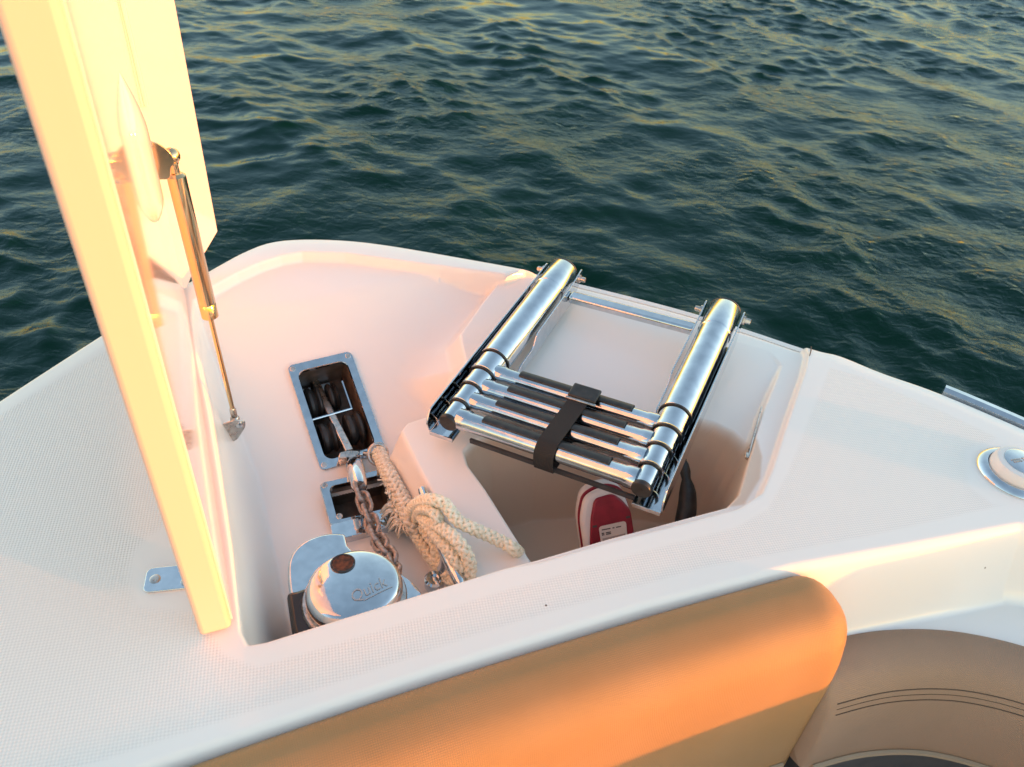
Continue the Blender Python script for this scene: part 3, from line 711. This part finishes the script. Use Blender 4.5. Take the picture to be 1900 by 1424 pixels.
# ------------------------------------------------------------------ rope
def braid(mb, path, Rr, pitch_, r_s=None, ns=8, step=.0022, taper=None, seg=6):
    pts, s = resample(catmull(path, 10), step); T, A, B = frames(pts); r_s = r_s or Rr * .37
    for j in range(ns):
        d_ = 1 if j % 2 else -1; ph = 2 * math.pi * (j // 2) / (ns / 2)
        th = d_ * 2 * math.pi * s / pitch_ + ph
        rad = Rr * (.66 + .17 * d_ * np.cos((ns / 2) * th))
        if taper is not None: rad = rad * np.interp(s / s[-1], *taper)
        q = pts + A * (rad * np.cos(th))[:, None] + B * (rad * np.sin(th))[:, None]
        tube(mb, q, r_s, seg)
    core = pts; tube(mb, core, Rr * .5, 8)
    return mb
rR = .0107
def rp(l): return [P(x, y, ground(x, y) + z + (.010 if z > .03 else .003)) for x, y, z in l]
pa = [(756, 965, .035), (770, 990, .022), (788, 1018, .016), (806, 1044, .014), (824, 1066, .016), (840, 1078, .022), (852, 1074, .03)]
pb = [(840, 1080, .018), (856, 1080, .016), (870, 1066, .018), (872, 1046, .026), (862, 1022, .036), (845, 1000, .044), (822, 982, .050), (800, 970, .046), (786, 962, .035), (776, 952, .022)]
pc = [(758, 958, .03), (768, 940, .044), (784, 930, .056), (805, 928, .060), (826, 936, .056), (838, 952, .048), (852, 968, .040), (876, 980, .034), (905, 993, .028), (932, 1006, .022), (955, 1020, .016)]
pd = [(774, 962, .022), (778, 948, .040), (792, 943, .056), (806, 950, .058), (812, 968, .050), (808, 990, .024), (808, 1010, .020), (813, 1035, .022), (824, 1056, .024), (838, 1072, .022)]
pf = [(784, 962, .040), (800, 982, .046), (818, 1004, .050), (836, 1026, .048), (850, 1050, .040), (858, 1072, .026)]
pe = [(784, 975, .014), (800, 1000, .014), (822, 1020, .014), (842, 1040, .016), (850, 1062, .018)]
RA = [P(x, y, ground(x, y) + z) for x, y, z in [(697, 838, .022), (704, 852, .030), (716, 880, .034), (730, 908, .036), (744, 938, .036)]]
PAm = RA + rp(pa); PCm = rp(pc); e_ = P(963, 1034, -.16); PCm += [e_, e_ + np.array([.004, -.02, -.05]), e_ + np.array([.0, -.03, -.12])]
rope = MB()
for p_ in (PAm, rp(pb), PCm, rp(pd), rp(pe), rp(pf)): braid(rope, p_, rR, .052)
rope = rope.build('rope', ropem, None, sharp=80); tag(rope, 'cream braided rope knotted round the cleat and trailing into the bin', 'rope')
m = MB(); braid(m, [p + np.array([.007, 0, .006]) for p in RA] + [p + np.array([.003, 0, .004]) for p in PAm[5:7]], .0125, .040, ns=6, taper=([0, .4, .75, 1], [.8, 1, 1.25, .9]))
rng = random.Random(3)
spl, _ = resample(catmull(PAm[2:7], 8), .0015)
for j in range(110):   # loose yarn ends of the splice
    i = rng.randrange(5, len(spl) - 5); a = spl[i]; d_ = nrm([rng.gauss(-.3, 1), rng.gauss(-.3, 1), rng.gauss(.1, .7)]); l_ = rng.uniform(.007, .016); e = nrm([rng.gauss(0, 1), rng.gauss(-.5, 1), rng.gauss(-.4, .6)])
    p0 = a + d_ * .007; p1 = a + d_ * (.007 + l_ * .5) ; p2 = a + d_ * (.006 + l_ * .65) + e * l_ * .5
    tube(m, catmull([p0, p1, p2], 3), .0016 * rng.uniform(.7, 1.5), 5)
for j in range(36):
    i = rng.randrange(int(len(spl) * .45), len(spl) - 5); a = spl[i] + np.array([-.010, -.004, -.012]); c_ = a + np.array([rng.uniform(-.026, .002), rng.uniform(-.02, .006), -.004 - rng.random() * .012])
    tube(m, catmull([a, (a + c_) / 2 + np.array([0, 0, .012]), c_], 4), .0025, 5)
m.build('eye_splice', ropeold, rope, sharp=80)['label'] = 'fuzzy frayed eye splice'

# ------------------------------------------------------------------ boarding ladder
def fit():
    px = np.array([(831, 789), (1190, 903), (1345, 583), (1045, 500)], float)
    def model(q):
        o = np.array([q[0], q[1], q[2]]); a, b, c = q[3:6]
        U = np.array([math.cos(a) * math.cos(b), math.sin(a) * math.cos(b), math.sin(b)]); V = np.array([-math.sin(a) * math.cos(c), math.cos(a) * math.cos(c), math.sin(c)]); V = nrm(V - U * (U @ V))
        c3 = [o, o + U * q[6], o + U * q[6] + V * q[7], o + V * q[7]]
        r_ = []
        for p, t in zip(c3, px):
            cc = R.T @ (p - EYE); r_ += [(CX - F * cc[0] / cc[2] - t[0]) / 100, (CY + F * cc[1] / cc[2] - t[1]) / 100]
        r_ += [((c3[3][2] + c3[2][2]) / 2 - .05) * 30, (q[4]) * .5]
        return np.array(r_), (o, U, V)
    q = np.array([-.11, 1.0, -.04, -.35, 0, .12, .37, .62])
    for it in range(60):
        r0, _ = model(q); J = np.zeros((len(r0), 8))
        for k in range(8):
            d = q.copy(); d[k] += 1e-5; J[:, k] = (model(d)[0] - r0) / 1e-5
        q = q - np.linalg.solve(J.T @ J + 1e-7 * np.eye(8), J.T @ r0)
    r0, g = model(q); print('ladder fit', np.abs(r0).max(), q)
    return g, q[6], q[7]
(lo, lu, lv), Wd, Ln = fit()
lnn = np.cross(lu, lv); LD = Fr(lo, lu, lv, lnn)
ladder = empty('boarding_ladder', lo, 'folded telescopic stainless boarding ladder lying on the bow', 'ladder')
rad = [.0185, .0225, .0262, .0300, .0335]
rb = [(-.0, .085), (.085, .172), (.172, .255), (.255, .352), (.352, 1.0)]
for side in (0, 1):
    u0 = side * Wd
    for k in range(5):
        a, b = rb[k][0] * Ln, rb[k][1] * Ln; r_ = rad[k]
        fr = Fr(LD(u0, 0, 0), LD.x, LD.z, LD.y)
        m = MB()
        pr = [(r_ - .0015, a), (r_, a + .0015), (r_, b)] if k < 4 else [(r_ - .0015, a), (r_, a + .0015), (r_, Ln - .085), (r_ + .0016, Ln - .083), (r_ + .0016, Ln - .003), (r_, Ln)]
        if 0 < k < 4: pr = [(r_ - .0015, a), (r_ + .001, a + .0015), (r_ + .001, a + .010), (r_, a + .011), (r_, b)]
        lathe(m, fr, pr, 48); tb_ = m.build('telescopic_tube' , tubem, ladder)
        if k:
            m = MB(); lathe(m, fr, [(rad[k - 1] + .0004, a - .0016), (r_ - .0004, a - .0022), (r_ - .0004, a + .001), (rad[k - 1] + .0006, a + .001)], 40, capb=False, capt=False); m.build('seal_ring', blackp, tb_)
    m = MB(); lathe(m, Fr(LD(u0, 0, 0), LD.x, LD.z, LD.y), [(.0176, -.004), (.0190, -.001), (.0190, .004), (.018, .006)], 40); lathe(m, Fr(LD(u0, 0, 0), LD.x, LD.z, LD.y), [(.004, -.0045), (.004, -.0035)], 12); m.build('end_cap', blackp, ladder)
    m = MB(); lathe(m, Fr(LD(u0, 0, 0), LD.x, LD.z, LD.y), [(.0348, Ln - .002), (.0350, Ln + .003), (.033, Ln + .005)], 40); m.build('end_cap', charc, ladder)
vr = [.032, .122, .203, .288]
for k, vv_ in enumerate(vr):
    vc = vv_ * Ln; r_ = .0185 if k == 0 else .0168; n0 = .000 if k == 0 else .003
    a, b = rad[k] * .75, Wd - rad[k] * .75
    fr = Fr(LD(0, vc, n0), LD.y, LD.z, LD.x)
    m = MB(); lathe(m, fr, [(r_ * 1.12, a), (r_ * 1.1, a + .018), (r_, a + .022), (r_, b - .022), (r_ * 1.1, b - .018), (r_ * 1.12, b)], 36)
    # flat foot-bed wings
    rg_ = m.build('rung', tubem, ladder)
    m = MB(); g0, g1 = a + .052, b - .052; n = 14; v_ = []; f_ = []
    a0_, a1_ = math.radians(15), math.radians(106)
    for x_ in (g0, g1):
        for rr in (r_ + .0002, r_ + .0042):
            for j in range(n): t = a0_ + (a1_ - a0_) * j / (n - 1); v_.append(fr(rr * math.cos(t), rr * math.sin(t), x_))
    for j in range(n - 1):
        f_ += [(n + j, n + j + 1, 3 * n + j + 1, 3 * n + j), (j, 2 * n + j, 2 * n + j + 1, j + 1), (j, j + 1, n + j + 1, n + j), (2 * n + j, 3 * n + j, 3 * n + j + 1, 2 * n + j + 1)]
    f_ += [(0, n, 3 * n, 2 * n), (n - 1, 3 * n - 1, 4 * n - 1, 2 * n - 1)]
    m.add(v_, f_).build('grip', blackp, rg_, bevel=.0008)
# side channels
def wall(u, poly, th=.003): 
    m = MB(); prism(m, Fr(LD(u, 0, 0), LD.y, LD.z, LD.x), poly, -th / 2, th / 2); return m
for side, sg in ((0, -1), (1, 1)):
    uo = side * Wd + sg * .042; ui = side * Wd - sg * .043
    m = wall(uo, roundpoly([(-.008, -.036), (-.012, -.008), (.004, .014), (.10, .014), (Ln - .05, .010), (Ln + .005, .012), (Ln + .005, -.012), (Ln - .05, -.044)], .008))
    m.build('outer_side_plate', chrome, ladder, bevel=.0006)
    m = wall(ui, roundpoly([(.36 * Ln, -.044), (.40 * Ln, -.022), (.52 * Ln, -.020), (.56 * Ln, .004), (Ln - .04, .006), (Ln + .012, .014), (Ln + .012, -.010), (Ln - .05, -.044)], .010))
    m.build('inner_side_plate', chrome, ladder, bevel=.0006)
    m = MB(); uu = sorted((uo, ui)); uu = sorted((uo, side * Wd - sg * .014)); box(m, LD, uu[0] + .002, uu[1] - .002, -.010, Ln - .07, -.0385, -.0355); m.build('base_plate', chrome, ladder, bevel=.0006)
    m = MB(); box(m, LD, uu[0] + .004, uu[1] - .002, -.013, -.0105, -.0385, -.029); m.build('end_lip', chrome, ladder, bevel=.0006)
    for uu_, s2 in ((uo, sg), (ui, -sg)):
        m = MB(); fr = Fr(LD(uu_, Ln - .012, 0), LD.y, LD.z, LD.x * s2); lathe(m, fr, [(.0095, .002), (.0095, .006), (.006, .0065), (.006, .014), (.0055, .018), (.002, .0185)], 6 if s2 == sg else 20); m.build('bolt', dullsteel, ladder)
m = MB(); box(m, Fr(LD(0, Ln * .885, -.018), LD.x, LD.y, LD.z), .045, Wd - .045, -.014, .014, -.010, .010); m.build('cross_bar', chrome, ladder, bevel=.006)
m = MB(); box(m, LD, .045, Wd - .010, -.003, .002, -.034, -.024); m.build('lower_cross_strip', charc, ladder)
# webbing strap round the rungs
spx = [(1085, 740), (1025, 872)]
us = Wd * .545
m = MB(); tops = []
r1 = .0215
prof_ = [(.292 * Ln + .010, -.020), (.292 * Ln + .021, -.004), (.292 * Ln + .017, .014), (.292 * Ln + .004, r1 + .004), (.265 * Ln, r1 + .003), (.22 * Ln, r1 + .003), (.15 * Ln, r1 + .003), (.055 * Ln, r1 + .003), (.022 * Ln, r1 + .001), (.032 * Ln - .019, .012), (.032 * Ln - .024, -.004), (.032 * Ln - .022, -.030), (.032 * Ln - .010, -.034), (.2 * Ln, -.026), (.29 * Ln, -.026)]
pp_ = catmull([np.array(a) for a in prof_], 5); n = len(pp_)
T2 = np.gradient(np.array(pp_), axis=0); T2 /= np.linalg.norm(T2, axis=1)[:, None]
v_ = []
for (a, b), t in zip(pp_, T2):
    nx, ny = -t[1] * .0014, t[0] * .0014
    lean = .012 * (a - .2 * Ln) / (.3 * Ln)
    for du, s_ in ((-.019, 1), (.019, 1), (.019, -1), (-.019, -1)): v_.append(LD(us + du + lean, a + nx * s_, b + ny * s_))
f_ = [(4 * i + k, 4 * i + (k + 1) % 4, 4 * i + 4 + (k + 1) % 4, 4 * i + 4 + k) for i in range(n - 1) for k in range(4)]
sp = m.add(v_, f_).build('webbing_strap', blackw, None); tag(sp, 'black webbing strap buckled around the ladder rungs', 'strap')
m = MB(); fr = Fr(LD(us + .006, .275 * Ln, r1 + .004), LD.x, LD.y, LD.z); box(m, fr, -.028, .028, -.016, .020, 0, .007); m.build('buckle', blackp, sp, bevel=.003)
m = MB(); fr = Fr(LD(us + .006, .24 * Ln, r1 + .004), LD.x, LD.y, LD.z); box(m, fr, -.030, .030, -.003, .003, -.001, .003); m.build('buckle_bar', dullsteel, sp, bevel=.001)

# ------------------------------------------------------------------ red and white device standing in the bin
dz = -.17
dc = P(1124, 975, dz); dup_ = nrm(P(1118, 898, dz + .035) - P(1128, 1000, dz - .06)); 
dn = nrm(np.array([.10, -.62, .42])); DFr = frame(dc, dn, nrm(P(1170, 960, dz) - P(1080, 985, dz)))
dev = empty('handheld_device', dc + np.array([0, 0, -.25]), 'white handheld unit with dark red back panel standing in the bin', 'handheld device')
def dshape(w_, t_, b_): return roundpoly([(-w_, b_), (-w_ * 1.0, t_ * .35), (-w_ * .72, t_ * .86), (-w_ * .2, t_), (w_ * .3, t_), (w_ * .8, t_ * .84), (w_, t_ * .35), (w_ * .96, b_)], .02)
m = MB(); prism(m, DFr, dshape(.052, .084, -.30), -.040, -.006); m.build('rear_shell', whitep, dev, bevel=.012)
m = MB(); prism(m, DFr, dshape(.0525, .080, -.30), -.0078, -.0045); m.build('red_seam', redp, dev, bevel=.002)
m = MB(); prism(m, DFr, dshape(.050, .076, -.30), -.006, .012); m.build('front_shell', whitep, dev, bevel=.009)
m = MB(); prism(m, DFr, roundpoly([(-.042, -.30), (-.039, -.03), (-.030, .024), (-.018, .060), (.018, .064), (.034, .050), (.049, .026), (.050, -.06), (.047, -.30)], .010), .006, .018); bpn = m.build('red_back_panel', redp, dev, bevel=.004)
m = MB(); prism(m, DFr, roundpoly([(-.018, .006), (.036, .008), (.029, -.13), (-.016, -.13)], .007), .017, .0195); lb = m.build('label', labelm, bpn)
m = MB(); prism(m, DFr, [(-.014, -.018), (.031, -.016), (.026, -.125), (-.013, -.125)], .0190, .0202); m.build('label_field', labelg, bpn)
m = MB()
for x0, x1, y in ((-.013, .004, -.002), (.008, .012, -.002), (.015, .025, -.002), (-.014, -.009, -.009), (-.006, .004, -.009), (-.014, -.009, -.012), (-.006, .004, -.012)): box(m, DFr, x0, x1, y, y + .002, .0194, .0199)
m.build('small_print', inkm, bpn)
m = MB(); 
for sx_, ex_ in ((-.034, -.024), (.034, .041)):
    m = MB(); box(m, DFr, sx_, ex_, -.10, -.020, .0172, .0180)
    for k in range(9): box(m, DFr, sx_, ex_, -.10 + k * .009, -.097 + k * .009, .0180, .0192)
    m.build('moulded_ribs', redp, bpn)
for a, b in ((-.029, .006), (.037, .012)):
    m = MB(); box(m, DFr, a, a + .008, b, b + .004, .0175, .0186); m.build('slot', inkm, bpn)
m = MB(); lathe(m, Fr(DFr(.056, -.065, -.01), DFr.z, DFr.y, DFr.x), [(.010, -.008), (.010, .006), (.008, .009)], 20); m.build('side_knob', dullsteel, dev)

# black tapered handle standing further right in the bin
bt = P(1266, 850, ground(1266, 850) + .04); bb_ = P(1264, 990, ground(1270, 905) - .0)
m = MB(); pts = [bt + (bb_ - bt) * t for t in np.linspace(0, 1, 12)]; pts = [p + np.array([.012 * math.sin(t * 3), 0, 0]) for p, t in zip(pts, np.linspace(0, 1, 12))]
tube(m, pts, [.005, .010, .011, .009, .014, .017, .018, .019, .020, .020, .019, .016], 18)
bh = m.build('tool_handle', blackp, None); tag(bh, 'black tapered handle standing upright in the bin right of the ladder', 'handle')
m = MB(); tube(m, [pts[0] + [0, 0, .0], pts[0] + np.array([-.006, 0, -.018])], [.010, .014], 12); m.build('grip_end', blackp, bh)

# ------------------------------------------------------------------ filler cap on the starboard deck
fc = P(1884, 880, .004); FC = frame(fc, (0, 0, 1), nrm(np.array([.96, .28, 0])))
fcp = empty('filler_cap', fc, 'round polished filler cap on the textured starboard deck', 'filler cap')
m = MB(); lathe(m, FC, [(.066, -.001), (.068, .002), (.066, .006), (.058, .0105), (.052, .011), (.049, .006), (.047, .004)], 64); m.build('flange', chrome, fcp)
m = MB(); lathe(m, FC, [(.049, .003), (.0495, .014), (.048, .024), (.044, .030), (.038, .032), (.034, .0315)], 64); m.build('lid', whitep, fcp)
m = MB(); lathe(m, FC, [(.034, .028), (.0335, .0325), (.031, .0335), (.001, .034)], 48); cdm = m.build('centre_disc', chrome, fcp)
m = MB(); box(m, FC, -.024, -.004, .006, .008, .0342, .0350)
for k in range(5): box(m, FC, -.022 + k * .0038, -.0196 + k * .0038, .000, .004, .0342, .0350)
for k in range(6): box(m, FC, .0, .004, -.016 + k * .0045, -.0135 + k * .0045, .0342, .0350)
m.build('engraved_marks', engr, cdm)

# ------------------------------------------------------------------ seats
def cushion(path, prof, name, matr, parent, endr=.06, ends=(True, True), step=.01, bulge=0):
    pts, s = resample(catmull(path, 12), step); T = np.gradient(pts, axis=0); T[:, 2] = 0; T /= np.linalg.norm(T, axis=1)[:, None]
    O = np.stack([T[:, 1], -T[:, 0], 0 * T[:, 0]], 1)   # towards the cockpit
    pf = np.array(catmull([np.array(p) for p in prof], 6)); c = pf.mean(0); n = len(pf); v_ = []; f_ = []
    for i in range(len(pts)):
        k = 1.
        if ends[0] and s[i] < endr: k = min(k, max(.02, 1 - (1 - s[i] / endr) ** 2.4))
        if ends[1] and s[-1] - s[i] < endr: k = min(k, max(.02, 1 - (1 - (s[-1] - s[i]) / endr) ** 2.4))
        k = k ** .5 if k < 1 else 1
        for a, b in pf:
            aa, bb2 = c[0] + (a - c[0]) * k, c[1] + (b - c[1]) * (.55 + .45 * k) 
            v_.append(pts[i] + O[i] * aa + np.array([0, 0, bb2]))
    for i in range(len(pts) - 1):
        for k in range(n - 1): f_.append((i * n + k, i * n + k + 1, (i + 1) * n + k + 1, (i + 1) * n + k))
        f_.append((i * n + n - 1, i * n, (i + 1) * n, (i + 1) * n + n - 1))
    f_ += [tuple(range(n)), tuple((len(pts) - 1) * n + k for k in range(n))[::-1]]
    m = MB(); m.add(v_, f_); o = m.build(name, matr, parent, sharp=75)
    al = np.r_[0, np.cumsum(np.linalg.norm(np.diff(pf, axis=0), axis=1))]; uvl = o.data.uv_layers.new(name='UVMap')
    for lp in o.data.loops: i, k = divmod(lp.vertex_index, n); uvl.data[lp.index].uv = (s[i], al[k])
    return o, pts, O
p1_ = [P(x, y, 0) for x, y in [(-500, 1757), (-100, 1587), (300, 1434), (600, 1328), (900, 1230), (1200, 1139), (1400, 1082), (1485, 1060), (1543, 1050)]]
p1_ = [np.array([p[0] - .003, p[1] + .006, .006]) for p in p1_]
c1_ = empty('backrest_cushion', p1_[4] + np.array([.1, -.15, -.5]), 'large tan woven vinyl backrest cushion with orange sunlight band', 'cushion')
pr1 = [(.006, -.40), (.004, -.10), (.004, -.030), (.014, -.007), (.034, .001), (.062, .000), (.090, -.009), (.114, -.030), (.130, -.062), (.142, -.12), (.150, -.24), (.156, -.36), (.152, -.40), (.07, -.42)]
cu1, pt1, O1 = cushion(p1_, pr1, 'padded_cover', vinyl, c1_, .075, (False, True))
m = MB(); sel = [i for i in range(len(pt1)) if i < len(pt1) - 6]; tube(m, [pt1[i] + O1[i] * .157 + np.array([0, 0, -.352]) for i in sel], .0045, 8); m.build('piping', vinyls, c1_)
m = MB(); box(m, Fr((0, 0, 0), (1, 0, 0), (0, 1, 0), (0, 0, 1)), 0, .001, 0, .001, -.6, -.599)
base_ = MB(); v_ = []; f_ = []
for i in sel:
    for a, b in ((.02, -.405), (.138, -.405), (.138, -.60), (.02, -.60)): v_.append(pt1[i] + O1[i] * a + np.array([0, 0, b]))
f_ = [(4 * i + k, 4 * i + (k + 1) % 4, 4 * i + 4 + (k + 1) % 4, 4 * i + 4 + k) for i in range(len(sel) - 1) for k in range(4)] + [(0, 1, 2, 3), tuple(4 * (len(sel) - 1) + k for k in range(4))]
base_.add(v_, f_).build('dark_base', charc, c1_)

z2 = -.125
p2_ = [P(x, y, z2) for x, y in [(1480, 1190), (1570, 1168), (1640, 1158), (1720, 1156), (1800, 1164), (1900, 1187), (2020, 1228), (2160, 1300), (2300, 1400), (2400, 1560)]]
c2_ = empty('side_cushion', p2_[3] + np.array([0, -.1, -.35]), 'curved taupe side cushion with double stitched seam at starboard', 'cushion')
p2b = [np.array([p[0], p[1], z2]) for p in p2_]
pr2 = [(.0, -.30), (-.002, -.06), (.004, -.014), (.020, -.002), (.045, -.003), (.072, -.016), (.092, -.042), (.104, -.075), (.112, -.12), (.117, -.17), (.118, -.215), (.110, -.225), (.05, -.25)]
cu2, pt2, O2 = cushion(p2b, pr2, 'padded_cover', vinyl2, c2_, .02, (True, False))
def surf2(off, t): return pt2[0]
pf2 = np.array(catmull([np.array(p) for p in pr2], 6))
def seam(zs, r_, mtr, name, push=.0):
    row = pf2[24:]; o_, z_ = float(np.interp(-zs, -row[:40, 1], row[:40, 0])), zs
    m = MB(); tube(m, [pt2[i] + O2[i] * (o_ + push) + np.array([0, 0, z_]) for i in range(3, len(pt2))], r_, 7); m.build(name, mtr, c2_)
seam(-.046, .0011, thread, 'stitched_seam'); seam(-.056, .0007, thread, 'stitched_seam'); seam(-.067, .0011, thread, 'stitched_seam')
seam(-.213, .006, vinyls, 'piping', .002)
v_ = []; rows = range(2, len(pt2))
for i in rows:
    for a, b in ((.01, -.226), (.112, -.226), (.105, -.45), (.01, -.45)): v_.append(pt2[i] + O2[i] * a + np.array([0, 0, b]))
nn = len(list(rows)); m = MB(); m.add(v_, [(4 * i + k, 4 * i + (k + 1) % 4, 4 * i + 4 + (k + 1) % 4, 4 * i + 4 + k) for i in range(nn - 1) for k in range(4)] + [(0, 1, 2, 3)]).build('dark_base', charc, c2_)
